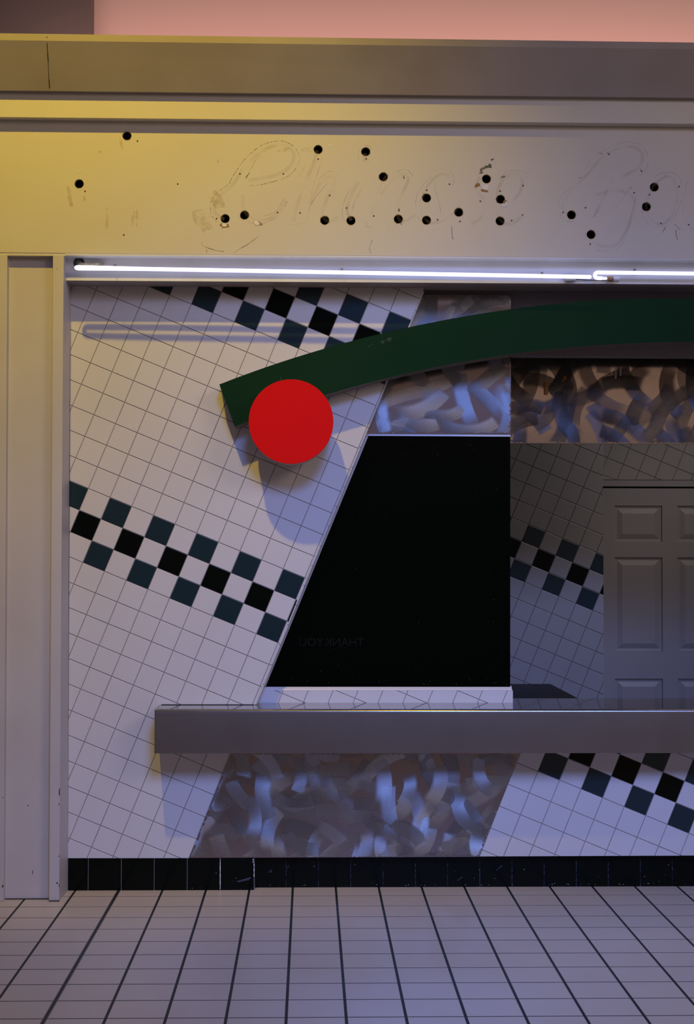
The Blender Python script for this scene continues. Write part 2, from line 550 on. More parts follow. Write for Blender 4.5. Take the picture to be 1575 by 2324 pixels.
# chipped grout and scuffs on the base
mb = Each('scuff_mark', [mat('blue_grey_scuff', (0.07, 0.085, 0.14), 0.6)], bb)
for (x0, y0, x1, y1, w) in ((1008-470+0, 2001, 569, 1992, 2.2), (541, 2002, 566, 1996, 1.4), (610, 1978, 618, 1973, 1.2), (652, 1972, 655, 1964, .8), (1038, 1999, 1049, 1990, 1.2), (1126, 1976, 1140, 1964, 1.3)):
    Y = -0.0015 if x0 < 576 else mb2_y-0.0015
    p, q = U(x0, y0, Y), U(x1, y1, Y)
    d = (q-p).normalized(); nn = Vector((-d.z, 0, d.x))*w/2/482
    mb.begin(); mb.poly([p-nn*0.2, q-nn, q+nn, p+nn])
mb.begin(); mb = MB()
for k in range(60):
    px = random.uniform(430, 1560)
    py = (2018 if px < 576 else 2011-(px-576)*0.004) - abs(random.gauss(0, 1.6)) if random.random() < .8 else random.uniform(1955, 2005)
    Y = -0.0015 if px < 574 else mb2_y-0.0015
    p = U(px, py, Y); r = random.uniform(0.0004, 0.0014)
    mb.poly([p+Vector((r*1.8*math.cos(t), 0, r*math.sin(t))) for t in (0, 1.2, 2.3, 3.4, 4.6, 5.5)])
mb.build('grout_specks', [M['filler']], bb)['kind'] = 'stuff'
mb = Each('grout_chip', [M['filler']], bb)
for (px, ya, yb) in ((499.7, 1948, 2018), (574.5, 1949, 1958), (576.5, 1960, 1990)):
    pts = []
    for k in range(14):
        y = ya+(yb-ya)*k/13
        p = U(px, y, -0.0015); w = random.uniform(0.0006, 0.0024)
        pts.append((p, w))
    mb.begin()
    for (p, w), (q, w2) in zip(pts, pts[1:]):
        mb.poly([p-Vector((w, 0, 0)), p+Vector((w, 0, 0)), q+Vector((w2, 0, 0)), q-Vector((w2, 0, 0))])
mb.begin()

# ------------------------------------------------------------------ pillar
def strip_loft(mb, bot, top, m=0):
    n = len(bot); b = len(mb.v)
    mb.v += [tuple(p) for p in bot]+[tuple(p) for p in top]
    for i in range(n):
        j = (i+1) % n
        mb.f.append((b+i, b+j, b+n+j, b+n+i)); mb.m.append(m)
    mb.f.append(tuple(range(b, b+n))[::-1]); mb.m.append(m)
    mb.f.append(tuple(range(b+n, b+2*n))); mb.m.append(m)
PY = -0.215
mb = MB()
ztop = 2.953
zg = U(60, 577.5, PY).z
def xat(px, py, Y): return U(px, py, Y).x
XB = dict(a=xat(7.5, 2046, PY), c=xat(110.7, 2046, PY), d=xat(134, 2046, PY), e=-1.1185)
XT = dict(a=xat(16.5, 577, PY), c=xat(119.8, 577, PY), d=xat(144.6, 577, PY), e=-1.1325)
gd = 0.042
def cross(X, z):
    return [(-2.3, PY, z), (X['a'], PY, z), (X['a']+0.0005, PY+gd, z), (X['c'], PY+gd, z), (X['c'], PY, z), (X['d'], PY, z), (X['e'], 0.12, z), (-2.3, 0.12, z)]
Xg = {k: XB[k]+(XT[k]-XB[k])*zg/2.95 for k in XB}
strip_loft(mb, cross(XB, 0.0), cross(Xg, zg))
pil = mb.build('pillar', [M['paint2']], bevel=0.003)
tag(pil, 'pale painted pillar with a shallow upright groove at the left of the stall', 'pillar')
# chips along the pillar edge
mb = MB()
for (px, py, w, h) in ((134.8, 1798, 1.3, 10), (134.2, 1825, .8, 3), (133.5, 1943, .9, 2), (130, 2004, 2.2, 2), (134, 2010, .8, 4), (64, 1828, 1.4, 1.6), (6.8, 1810, .8, 2), (6, 2011, 1.6, 4), (129, 610, .9, .9), (74, 1979, .7, 6)):
    Y = PY-0.0008 if not 20 < px < 112 else PY+gd-0.0008
    p = U(px, py, Y)
    mb = MB()
    mb.poly([p+Vector((w/490*math.cos(t)*random.uniform(.7, 1.2), 0, h/490*math.sin(t)*random.uniform(.7, 1.1))) for t in (0, .9, 1.8, 2.7, 3.6, 4.5, 5.4)])
    mb.build('paint_chip', [M['dark']], pil)
mb = MB()
for (pa, pb, Y) in (((112, 2045), (10, 2043), PY+gd-.002), ((134, 2047), (110, 2047), PY-.002)):
    p, q = U(*pa, Z=0.0), U(*pb, Z=0.0)
    mb = MB(); mb.box((min(p.x, q.x), Y-0.006, 0.0), (max(p.x, q.x), Y+0.004, 0.004))
    mb.build('dirty_seam', [M['rubber']], pil)

# ------------------------------------------------------------------ sign fascia
fas = thing('sign_fascia', 'long cream overhead sign board with cable holes and outlines of removed letters', 'sign board')
XL, XR = -2.3, 3.0
zl = lambda px, py, Y: U(px, py, Y).z
def slope_board(mb, prof, m=0):
    """prof: list of (Y, y pixel at x=0, y pixel at x=1575) closed profile swept along X"""
    L, Rr = [], []
    for Y, ya, yb in prof:
        a, b = U(0, ya, Y), U(1575, yb, Y)
        s = (b.z-a.z)/(b.x-a.x)
        L.append(Vector((XL, Y, a.z+s*(XL-a.x)))); Rr.append(Vector((XR, Y, a.z+s*(XR-a.x))))
    n = len(L); b0 = len(mb.v)
    mb.v += [tuple(p) for p in L]+[tuple(p) for p in Rr]
    for i in range(n):
        j = (i+1) % n
        mb.f.append((b0+i, b0+j, b0+n+j, b0+n+i)); mb.m.append(m)
    mb.f.append(tuple(range(b0, b0+n))[::-1]); mb.m.append(m)
    mb.f.append(tuple(range(b0+n, b0+2*n))); mb.m.append(m)
B1 = -0.267
mb = MB()
slope_board(mb, [(-0.40, 75.5, 96.5), (-0.40, 91, 112), (-0.30, 205, 222), (B1, 208, 225), (0.10, 208, 225), (0.10, 100, 116)])
mb.build('top_board', [M['beam']], fas)
mb = MB()
slope_board(mb, [(B1, 200, 218), (B1, 265.5, 281), (PY+0.001, 272.5, 289), (0.05, 272.5, 289), (0.05, 200, 218)])
mb.build('moulding', [M['paint']], fas)
# sign panel with real holes: 2D filled curve
holes = [(288, 308), (179.5, 417), (722, 339), (830, 344), (870, 401), (511, 496), (555, 488), (737, 500), (796.5, 500.5), (904, 497), (968, 449), (968, 499.5), (1041, 481.5), (1104, 406), (1136, 452), (1135, 501.5), (1297, 487.5), (1341.5, 532), (1467, 469), (1485, 424.5)]
def curve_mesh(name, loops, ext):
    cu = bpy.data.curves.new(name, 'CURVE'); cu.dimensions = '2D'; cu.fill_mode = 'BOTH'; cu.extrude = ext
    for lp in loops:
        sp = cu.splines.new('POLY'); sp.points.add(len(lp)-1)
        for k, (x, y) in enumerate(lp): sp.points[k].co = (x, y, 0, 1)
        sp.use_cyclic_u = True
    o = bpy.data.objects.new(name, cu); COL.objects.link(o)
    dg = bpy.context.evaluated_depsgraph_get()
    me = bpy.data.meshes.new_from_object(o.evaluated_get(dg))
    bpy.data.objects.remove(o)
    return me
def stand(me, Y):
    """XY curve mesh -> XZ plane, front face at Y"""
    zs = [v.co.z for v in me.vertices]; top = max(zs)
    for v in me.vertices:
        x, y, z = v.co
        v.co = (x, Y + (top - z), y)
zpl = (U(0, 573, PY).z, U(1575, 587, PY).z)
s = (zpl[1]-zpl[0])/(U(1575, 587, PY).x-U(0, 573, PY).x)
x0 = U(0, 573, PY).x
zL, zR = zpl[0]+s*(XL-x0), zpl[0]+s*(XR-x0)
ztp = U(0, 262, PY).z
loops = [[(XL, zL), (XR, zR), (XR, ztp), (XL, ztp)]]
for hx, hy in holes:
    c = U(hx, hy, PY)
    ph = random.random()*6
    loops.append([(c.x+0.0203*math.cos(2*math.pi*k/28)*(1+.03*math.sin(3*k+ph)), c.z+0.0203*math.sin(2*math.pi*k/28)*(1+.03*math.sin(2*k+ph))) for k in range(28)])
me = curve_mesh('sign_panel', loops, 0.007)
stand(me, PY)
link('sign_panel', me, M['paint'], fas)
mb = MB(); mb.box((XL, PY+0.11, 2.99), (XR, PY+0.12, 3.55))
mb.build('backing', [M['dark']], fas)
# torn rims around the holes
for hx, hy in holes:
    c = U(hx, hy, PY-0.0008); mb = MB()
    w = [random.uniform(0.0205, 0.0222)+(random.random() < .2)*random.uniform(0, .003) for _ in range(28)]
    for k in range(28):
        a0, a1 = 2*math.pi*k/28, 2*math.pi*(k+1)/28
        ri = 0.0200
        mb.poly([c+Vector((ri*math.cos(a0), 0, ri*math.sin(a0))), c+Vector((w[k]*math.cos(a0), 0, w[k]*math.sin(a0))),
                 c+Vector((w[(k+1) % 28]*math.cos(a1), 0, w[(k+1) % 28]*math.sin(a1))), c+Vector((ri*math.cos(a1), 0, ri*math.sin(a1)))])
    mb.build('hole_rim', [M['rim']], fas)
dots = [(312, 320), (193, 434), (403.5, 417.5), (281, 533), (544.5, 394.5), (643, 394.5), (722, 361), (831, 360.5), (748, 443.5), (786.5, 472), (630, 482), (681, 483), (491.5, 496), (848, 490), (905.5, 478), (968.5, 431.5), (993, 498.5), (1020, 418), (1092, 388), (1090, 456.5), (1135, 433.5), (1044, 502.5), (1187, 421), (1161, 500.5), (1278, 482), (1329, 471.5), (1339.5, 554), (1382, 350), (1456, 388), (1439, 437.5), (1474, 442), (1541, 423.5), (1500, 507), (1563, 510)]
pm = MB(); pm.tube([(0, 0.004, 0), (0, -0.0012, 0), (0, -0.0016, 0)], [0.0038, 0.0038, 0.0022], 10)
plug0 = None
for k, (x, y) in enumerate(dots):
    if plug0 is None:
        plug0 = pm.build('wall_plug', [M['plug']], fas); o = plug0
    else:
        o = plug0.copy(); COL.objects.link(o); o.parent = fas
    o.location = U(x, y, PY)
def ribbon(mb, pts, w, Y, dash=None, closed=False):
    """flat ribbon through pixel points lying on the plane Y"""
    mb.begin()
    P = [U(x, y, Y) for x, y in pts]
    # Catmull-Rom
    out = []
    for i in range(len(P)-1):
        p0, p1, p2, p3_ = P[max(i-1, 0)], P[i], P[i+1], P[min(i+2, len(P)-1)]
        n = max(3, int((p2-p1).length/0.006))
        for k in range(n):
            t = k/n
            out.append(0.5*((2*p1)+(p2-p0)*t+(2*p0-5*p1+4*p2-p3_)*t*t+(3*p1-p0-3*p2+p3_)*t**3))
    out.append(P[-1])
    L = 0
    for a, b in zip(out, out[1:]):
        L += (b-a).length
        if dash and (L % dash) > dash*0.5: continue
        d = (b-a)
        if d.length < 1e-6: continue
        d.normalize(); n = Vector((-d.z, 0, d.x))*(w/2)
        mb.poly([a-n, b-n, b+n, a+n])
A = lambda l: [(450+x/3.9375, 300+y/3.9375) for x, y in l]
Bc = lambda l: [(800+x/3.9375, 300+y/3.9375) for x, y in l]
Cc = lambda l: [(1175+x/3.9375, 300+y/3.9375) for x, y in l]
GY = PY-0.0006
mb = Each('letter_outline', [M['dots']], fas)
Cpts = A([(165, 800), (120, 740), (108, 660), (130, 590), (180, 530), (270, 465), (300, 410), (330, 360), (400, 260), (480, 180), (560, 120), (640, 90), (735, 76), (800, 95), (860, 135), (900, 200), (895, 270), (860, 340), (790, 400), (710, 430), (600, 460), (510, 475), (430, 478)])
ribbon(mb, Cpts, 0.0022, GY)
mb.begin()
mb = Each('letter_outline', [M['trace']], fas)
for l in ([(475, 730), (540, 750), (620, 740), (700, 700), (750, 620), (765, 595)], [(440, 800), (540, 820), (620, 800), (720, 740), (800, 620)]):
    ribbon(mb, A(l), 0.0022, GY)
for l in ([(430, 400), (470, 330), (520, 240), (600, 170)], [(815, 825), (955, 800), (1000, 660), (1080, 540), (1150, 460)], [(895, 400), (930, 350), (960, 290)],
          [(1120, 220), (1080, 320), (1000, 570)], [(1080, 420), (1130, 370), (1200, 350), (1250, 400)], [(1365, 490), (1310, 600), (1285, 700), (1300, 780), (1330, 820)],
          [(1500, 400), (1440, 540), (1400, 600), (1370, 730)], [(1440, 260), (1428, 190), (1460, 130), (1500, 115), (1545, 140), (1553, 190), (1510, 262)]):
    ribbon(mb, A(l), 0.0016, GY)
for l in ([(400, 360), (450, 330), (500, 345), (540, 395)], [(730, 370), (650, 450), (590, 530), (565, 620), (575, 740), (620, 800)], [(725, 350), (800, 330), (870, 345), (900, 390), (905, 440), (880, 500)],
          [(735, 440), (740, 510), (760, 580), (780, 660), (790, 730)], [(1090, 390), (1110, 370), (1150, 345)], [(1065, 510), (1095, 480)], [(1310, 430), (1370, 360), (1450, 340), (1520, 350), (1555, 390), (1560, 420)],
          [(1390, 840), (1430, 825), (1490, 780), (1530, 740)], [(0, 690), (30, 600), (60, 560)], [(120, 800), (125, 840), (170, 850)]):
    ribbon(mb, Bc(l), 0.0018, GY)
for l in ([(500, 795), (450, 800), (400, 770), (380, 730), (365, 640), (380, 590), (430, 530), (500, 480)], [(560, 400), (600, 330), (660, 230), (730, 185), (850, 125), (950, 90), (1050, 95), (1110, 120), (1150, 180), (1168, 240), (1150, 320), (1080, 400)],
          [(1000, 500), (930, 600), (860, 690), (780, 710), (700, 700)], [(610, 890), (595, 960), (620, 1010), (700, 1050), (780, 1060), (860, 1055), (930, 1000), (980, 900), (1040, 640), (1060, 560)],
          [(1210, 430), (1250, 380), (1330, 358), (1400, 370), (1450, 410), (1470, 500), (1465, 600), (1430, 700), (1380, 790), (1330, 840), (1250, 850), (1170, 820), (1120, 740), (1110, 640)],
          [(1575, 380), (1520, 430), (1490, 560), (1480, 700), (1500, 800), (1550, 860), (1640, 865)], [(420, 690), (430, 620), (470, 560)]):
    ribbon(mb, Cc(l), 0.0016, GY)

# faded letter bodies: the broad strokes of the removed script
mb = Each('faded_lettering', [M['ghost']], fas)
for l in ([(150, 640), (200, 560), (300, 480), (380, 360), (470, 250), (600, 150), (740, 110), (840, 160), (850, 250), (780, 340), (650, 395), (450, 430)],
          [(150, 640), (150, 720), (230, 780)], [(400, 560), (400, 660), (430, 730), (520, 790), (640, 770), (740, 690), (785, 610)],
          [(1060, 160), (1030, 280), (960, 440), (900, 600), (850, 800)], [(1000, 640), (1080, 470), (1180, 390), (1220, 450), (1150, 600), (1110, 720), (1160, 800), (1250, 760)],
          [(1430, 440), (1360, 580), (1330, 700), (1370, 790)], [(1490, 190), (1480, 260)]):
    ribbon(mb, A(l), 0.016, GY+0.0001)
for l in ([(330, 350), (230, 520), (160, 780)], [(250, 560), (360, 420), (450, 370), (500, 420), (440, 560), (400, 700), (440, 800), (560, 740)],
          [(860, 400), (810, 370), (720, 420), (640, 540), (610, 700), (700, 810), (860, 760), (960, 640)], [(1140, 400), (1100, 500), (1180, 620), (1150, 760), (1060, 820)],
          [(1330, 700), (1480, 560), (1520, 440), (1460, 370), (1350, 420), (1290, 560), (1290, 720), (1370, 820), (1500, 760)]):
    ribbon(mb, Bc(l), 0.014, GY+0.0001)
for l in ([(450, 740), (400, 660), (480, 520), (620, 380), (760, 220), (950, 130), (1100, 170), (1090, 300), (950, 390), (840, 440), (760, 600), (680, 760)],
          [(700, 560), (900, 520), (1040, 600), (1000, 800), (900, 990), (760, 1020), (650, 960)],
          [(1330, 390), (1220, 470), (1150, 640), (1190, 780), (1300, 820), (1400, 700), (1430, 520), (1380, 410), (1320, 390)]):
    ribbon(mb, Cc(l), 0.014, GY+0.0001)
mb.begin()
# scratches, runs, smudges
mb = Each('scratch', [M['scratch']], fas)
for l in ([(458, 549), (459, 556), (470, 562), (490, 568), (508, 571)], [(470, 574), (468, 566)], [(530, 575), (545, 564), (560, 556), (575, 545), (585, 537)]):
    ribbon(mb, l, 0.0022, GY)
for l in ([(175, 965), (150, 1040), (170, 1085)], [(885, 840), (892, 940), (905, 950)], [(1240, 260), (1256, 238)]):
    ribbon(mb, Bc(l), 0.0022, GY)
for l in ([(1415, 870), (1418, 930), (1430, 960)], [(730, 185), (755, 195)], [(545, 405), (572, 412)], [(1290, 900), (1320, 850)], [(1400, 820), (1430, 850), (1450, 870)], [(1005, 485), (1015, 505)]):
    ribbon(mb, Cc(l), 0.0024, GY)
ribbon(mb, A([(425, 410), (440, 385), (458, 365)]), 0.006, GY)
ribbon(mb, A([(175, 270), (182, 240)]), 0.002, GY)
mb.begin()
mb = Each('brown_stain', [M['stain']], fas)
def blob(mb, x, y, rx, ry, Y, n=14, jit=.25, rot=0):
    mb.begin()
    if Y > -0.23 and any(math.hypot(x-a, y-b) < 10+min(rx, ry) for a, b in holes) and rx > 12: return
    c = U(x, y, Y)
    pts = []
    for k in range(n):
        t = 2*math.pi*k/n; q = 1+random.uniform(-jit, jit)
        a, b = rx/495*math.cos(t)*q, ry/495*math.sin(t)*q
        pts.append(c+Vector((a*math.cos(rot)-b*math.sin(rot), 0, a*math.sin(rot)+b*math.cos(rot))))
    mb.poly(pts)
for b in ((158, 448, 5, 24, .2), (163, 465, 5, 6, 0), (192, 450, 3, 7, 0), (231, 344, 9, 3, 0), (275, 325, 3, 14, .2), (460, 500, 16, 30, .5), (485, 480, 22, 26, 0), (505, 505, 14, 12, 0), (493, 455, 14, 22, .3),
          (700, 340, 14, 6, 0), (645, 340, 16, 4, .3), (890, 486, 16, 12, 0), (243, 500, 4, 26, 0), (302, 490, 4, 24, 0), (311, 492, 3, 22, 0)):
    blob(mb, b[0], b[1], b[2], b[3], GY-0.0001, rot=b[4])
mb.begin()
mb = Each('smudge', [M['smudge']], fas)
for b in ((1095, 383, 7, 2.5), (1104, 379, 7, 3), (1112, 377, 4, 5), (1117, 362, 4, 1.6), (1092, 392, 5, 1.5), (917, 403.5, 1.8, 2.4), (915.6, 399.5, 1.2, 1.2), (1142, 401, 5, 2), (905.5, 475, 1.6, 2.4), (1186, 488, 2, 2), (911, 508, 1, 3), (1379, 347, 1.5, 1), (1453, 384, 1.5, 1)):
    blob(mb, *b[:4], GY-0.0002, rot=.3)
mb.begin()
mb = Each('torn_patch', [M['torn']], fas)
for b in ((1083, 420, 7, 5, .8), (1100, 433, 9, 3, -.1), (510, 512, 9, 6, 0), (584, 507, 10, 5, -.3), (1146, 458, 5, 4, 0)):
    blob(mb, b[0], b[1], b[2], b[3], GY-0.0003, rot=b[4], jit=.35)
mb.begin()
mb = Each('filler_patch', [M['filler']], fas)
for b in ((1101, 424, 11, 7, -.3), (583, 506, 7, 4, -.4), (1149, 463, 3, 6, 0), (1145, 467, 10, 3, -.1), (749, 331, 1.6, 4, .5), (510, 510, 6, 4, 0), (181, 388, 3, 2, .5)):
    blob(mb, b[0], b[1], b[2], b[3], GY-0.0006, rot=b[4], jit=.3)
mb.begin()
# seam in the top board
mb = MB()
pts = [(106.5, 82), (107, 100), (108, 120), (109.5, 140), (110, 160), (111, 180), (112.5, 200)]
P = []
for x, y in pts:
    Y = -0.4 if y < 92 else -0.4+0.1*(y-92)/114
    P.append(U(x, y, Y-0.002))
for a, b in zip(P, P[1:]):
    w = random.uniform(0.0008, 0.002); mb.poly([a-Vector((w, 0, 0)), a+Vector((w, 0, 0)), b+Vector((w, 0, 0)), b-Vector((w, 0, 0))])
mb.build('board_seam', [M['dark']], fas)
# neon trough: recessed vertical face and soffit
NY = -0.14
mb = MB()
def line_pt(px, py, Y): return U(px, py, Y)
a, b = U(150, 636.5, NY), U(1575, 645.5, NY)
s = (b.z-a.z)/(b.x-a.x)
a2 = a+Vector((-0.03, 0, -0.03*s)); b2 = b+Vector((1.2, 0, 1.2*s))
top = 2.99
prof = lambda p: [Vector((p.x, NY, p.z)), Vector((p.x, NY, top)), Vector((p.x, PY+0.02, top)), Vector((p.x, PY+0.02, top+.02)), Vector((p.x, 0.05, top+.02)), Vector((p.x, 0.05, p.z))]
pa, pb = prof(a2), prof(b2)
n = len(pa); b0 = len(mb.v)
mb.v += [tuple(p) for p in pa]+[tuple(p) for p in pb]
for i in range(n):
    j = (i+1) % n
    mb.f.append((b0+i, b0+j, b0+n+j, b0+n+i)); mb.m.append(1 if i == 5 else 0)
mb.f.append(tuple(range(b0, b0+n))[::-1]); mb.m.append(0)
mb.f.append(tuple(range(b0+n, b0+2*n))); mb.m.append(0)
mb.build('neon_trough', [M['trough'], M['soffit']], fas)
# lip under the sign panel
mb = MB()
for k in (0,):
    p, q = U(148, 578.3, PY), U(1575, 588.3, PY)
    s2 = (q.z-p.z)/(q.x-p.x)
    zz = lambda X: p.z+s2*(X-p.x)
    x1, x2 = p.x, 3.0
    mb.prism([(x1, PY+.001, zz(x1)-.002), (x1, NY, zz(x1)-.002), (x1, NY, zz(x1)+.03), (x1, PY+.001, zz(x1)+.03)], (x2-x1, 0, zz(x2)-zz(x1)))
mb.build('lip', [M['trough']], fas)
mb = MB()
mb.box((-2.3, PY+.002, 2.93), (U(148, 600, PY).x, 0.05, 3.0))
mb.build('corner_board', [M['paint']], fas)

# ------------------------------------------------------------------ neon tubes
def arc_pts(c, r, a0, a1, n, ax1, ax2):
    return [c+ax1*(r*math.cos(a0+(a1-a0)*k/n))+ax2*(r*math.sin(a0+(a1-a0)*k/n)) for k in range(n+1)]
TR = 0.0094
FYn, BYn = -0.228, -0.197
n1 = thing('neon_tube', 'long lit white neon tube running left from the bend under the sign board', 'neon tube', group='lit neon tubes under the sign board')
pl, pr = U(181, 607.8, FYn), U(1338, 628.6, FYn)
ql, qr = U(181, 607.8, BYn), U(1326, 628.4, BYn)
c = (pl+ql)/2; r = (FYn-BYn)/2
bend = [c+Vector((-abs(r)*math.sin(t), -abs(r)*math.cos(t), 0)) for t in [math.pi*k/10 for k in range(11)]]
path = [pr]+[pr.lerp(pl, k/8) for k in range(1, 8)]+bend+[ql.lerp(qr, k/8) for k in range(1, 9)]
mb = MB(); mb.tube(path, TR, 16)
# rounded right hand end
for k in range(1, 5):
    pass
gt = mb.build('glass_tube', [M['neon']], n1, smooth=True)
d = (pr-pl).normalized()
mb = MB(); mb.tube([pr+d*(TR*math.sin(t)) for t in [k*math.pi/12 for k in range(7)]], [max(0.0003, TR*math.cos(k*math.pi/12)) for k in range(7)], 16)
mb.build('tube_tip', [M['neon']], n1, smooth=True)
# electrode, sooty glass and its grommet
e0, e1 = U(181, 598.5, -0.178), U(237, 599.5, -0.165)
mb = MB(); mb.tube([U(179, 597, -0.142), U(178.5, 597.3, -0.160), e0, e0.lerp(e1, .4), e0.lerp(e1, .5), e0.lerp(e1, .96), e1], [0.0055, 0.0055, 0.0055, 0.006, 0.0085, 0.0085, 0.0065], 14)
mb.build('electrode', [M['glass']], n1, smooth=True)
gc = U(179.5, 597, NY)
mb = MB()
def torus(mb, c, R_, r_, n=28, m=8, sy=1.0):
    b0 = len(mb.v)
    for i in range(n):
        a = 2*math.pi*i/n
        for j in range(m):
            b = 2*math.pi*j/m
            rr = R_+r_*math.cos(b)
            mb.v.append((c.x+rr*math.cos(a), c.y+r_*math.sin(b)*sy, c.z+rr*math.sin(a)))
    for i in range(n):
        for j in range(m):
            i2, j2 = (i+1) % n, (j+1) % m
            mb.f.append((b0+i*m+j, b0+i2*m+j, b0+i2*m+j2, b0+i*m+j2)); mb.m.append(0)
torus(mb, gc, 0.0185, 0.0075)
gr = mb.build('grommet', [M['rubber']], n1, smooth=True)
mb = MB(); torus(mb, gc+Vector((0, -.003, 0)), 0.0095, 0.0016)
mb.build('grommet_ring', [M['cap']], gr, smooth=True)
mb = MB(); mb.tube([gc+Vector((0, .002, 0)), gc+Vector((0, -.001, 0))], 0.014, 20)
mb.build('cable_hole', [M['dark']], gr)
def post(parent, px, py):
    base = U(px, py-5, NY); tip = U(px, py, BYn+0.006)
    mb = MB(); mb.tube([base, base+Vector((0, -.012, 0)), tip], [0.0026, 0.0022, 0.0018], 8)
    mb.tube([base+Vector((0, 0, 0.003)), base+Vector((0, -.007, .003))], 0.0058, 10)
    torus(mb, U(px, py, BYn), 0.0108, 0.0009, 16, 6)
    return mb.build('tube_support', [M['glass']], parent, smooth=True)
for px, py in ((262, 609.3), (776, 618.3), (1230, 626.7)):
    post(n1, px, py)
mb = MB()
a, b = U(1281.5, 631, -0.16), U(1306, 630.5, -0.16)
mb.tube([a, a.lerp(b, .03), a.lerp(b, .97), b], [0.014, 0.0165, 0.0165, 0.014], 18)
mb.build('end_cap', [M['cap']], n1, smooth=False)
mb = MB()
for dy in (0, 2.2):
    mb.tube([U(1306, 633.5+dy*.5, -0.155), U(1330, 635+dy*.4, -0.152), U(1360, 636.5, -0.150), U(1380, 637, -0.150)], 0.0016, 8)
mb.build('lead_wire', [M['metal']], n1, smooth=True)

n2 = thing('neon_tube', 'lit white neon tube with a hooked left end under the right of the sign board', 'neon tube', group='lit neon tubes under the sign board')
cy_ = 624.9; rr = (631.4-618.4)/2
pts = [U(1366, 631.6, -0.19)]
for k in range(0, 13):
    t = math.pi/2 + math.pi*k/12
    pts.append(U(1356.5+rr*math.cos(t), cy_+rr*math.sin(t), -0.19-0.01*k/12))
pe = U(1575, 621.0, -0.20); ps = pts[-1]
dd = (pe-ps)
pts += [ps+dd*0.05, ps+dd*0.5, ps+dd*1.0, ps+dd*3.2]
mb = MB(); mb.tube(pts, TR*0.94, 16)
mb.build('glass_tube', [M['neon']], n2, smooth=True)
mb = MB(); mb.tube([U(1365, 631.7, -0.19), U(1376, 632, -0.186), U(1378, 632.1, -0.186)], [0.0062, 0.0062, 0.003], 12)
mb.build('electrode', [M['neon']], n2, smooth=True)
mb = MB(); a, b = U(1378.5, 633.3, -0.180), U(1391, 633.5, -0.176)
mb.tube([a, b], [0.0122, 0.0125], 18)
mb.build('scorched_cap', [M['burnt']], n2)
mb = MB(); mb.tube([b, U(1403.5, 633.8, -0.172)], [0.0123, 0.0123], 18)
mb.build('end_cap', [M['cap']], n2)
post(n2, 1440, 619.4)

# ------------------------------------------------------------------ brushed steel panels
def strokes(region, Y, count, seed, Lr=(0.17, 0.34), wr=(0.070, 0.088)):
    rnd = random.Random(seed)
    reg = region if area2(region) > 0 else region[::-1]
    xs = [p[0] for p in reg]; zs = [p[1] for p in reg]
    V, Fc, UVs, ST = [], [], [], []
    made = 0; tries = 0
    placed = []
    while made < count and tries < 20000:
        tries += 1
        x, z = rnd.uniform(min(xs)-.05, max(xs)+.05), rnd.uniform(min(zs)-.05, max(zs)+.05)
        if any((x-a)**2+(z-b)**2 < (0.062*(1-tries/24000))**2 for a, b in placed): continue
        placed.append((x, z)); made += 1
        ang = rnd.uniform(0, 2*math.pi); L = rnd.uniform(*Lr); w = rnd.uniform(*wr)
        turn = rnd.choice((-1, 1))*rnd.uniform(0.3, 1.9)
        s_turn = rnd.uniform(-.4, .4)
        tone = rnd.random()**1.0; al = rnd.uniform(.4, .95)
        n = 36; px, pz, a = x, z, ang
        line = []
        for k in range(n+1):
            line.append((px, pz, a))
            a2_ = turn*(1+s_turn*math.sin(k/n*6.28))/n
            a += a2_
            px += math.cos(a)*L/n; pz += math.sin(a)*L/n
        cxm = sum(l[0] for l in line)/len(line)-x; czm = sum(l[1] for l in line)/len(line)-z
        hgt = 0.0010
        lift = 0.00005+made*0.000022
        for k in range(n):
            for c in range(8):
                v0, v1 = c/8, (c+1)/8
                quad = []
                for (kk, vv) in ((k, v0), (k+1, v0), (k+1, v1), (k, v1)):
                    lx, lz, la = line[kk]; lx -= cxm; lz -= czm
                    off = (vv-.5)*w
                    quad.append((lx-math.sin(la)*off, lz+math.cos(la)*off, kk, vv))
                pl2 = [(q[0], q[1]) for q in quad]
                if area2(pl2) < 0:
                    continue
                inside = all(((reg[(i+1) % len(reg)][0]-reg[i][0])*(q[1]-reg[i][1]) - (reg[(i+1) % len(reg)][1]-reg[i][1])*(q[0]-reg[i][0])) > 0 for q in pl2 for i in range(len(reg)))
                if not inside: continue
                b = len(V)
                for q in quad:
                    h = hgt*(1-(2*q[3]-1)**2)
                    V.append((q[0], Y-lift-h, q[1]))
                    UVs.append((q[2]/n*L, q[3])); ST.append((q[2]/n, tone, al))
                Fc.append((b, b+1, b+2, b+3))
    me = bpy.data.meshes.new('buffed_swirls')
    me.from_pydata(V, [], Fc)
    uvl = me.uv_layers.new(name='UVMap')
    for i, l in enumerate(me.loops): uvl.data[i].uv = UVs[l.vertex_index]
    at = me.attributes.new('stroke', 'FLOAT_VECTOR', 'POINT')
    for i, s_ in enumerate(ST): at.data[i].vector = s_
    for p in me.polygons: p.use_smooth = True
    return me
def steel_panel(name, label, pix, Y, th, cnt, seed, sheet, swirl):
    reg = [XZ(x, y, Y) for x, y in pix]
    t = thing(name, label, 'steel panel', group=None)
    mb = MB(); mb.prism([Vector((a, Y, b)) for a, b in reg], (0, th, 0))
    mb.build('sheet', [sheet], t)
    o = link('buffed_swirls', strokes(reg, Y-0.0003, cnt, seed), swirl, t)
    o['kind'] = 'stuff'
    return t
SY = 0.10
steel_panel('steel_panel', 'swirl-buffed steel panel above the black menu board and behind the green arch',
            [(955, 668), (1159.5, 668), (1159.5, 985.5), (829, 984.5)], SY, 0.02, 50, 3, M['sheet'], M['swirl'])
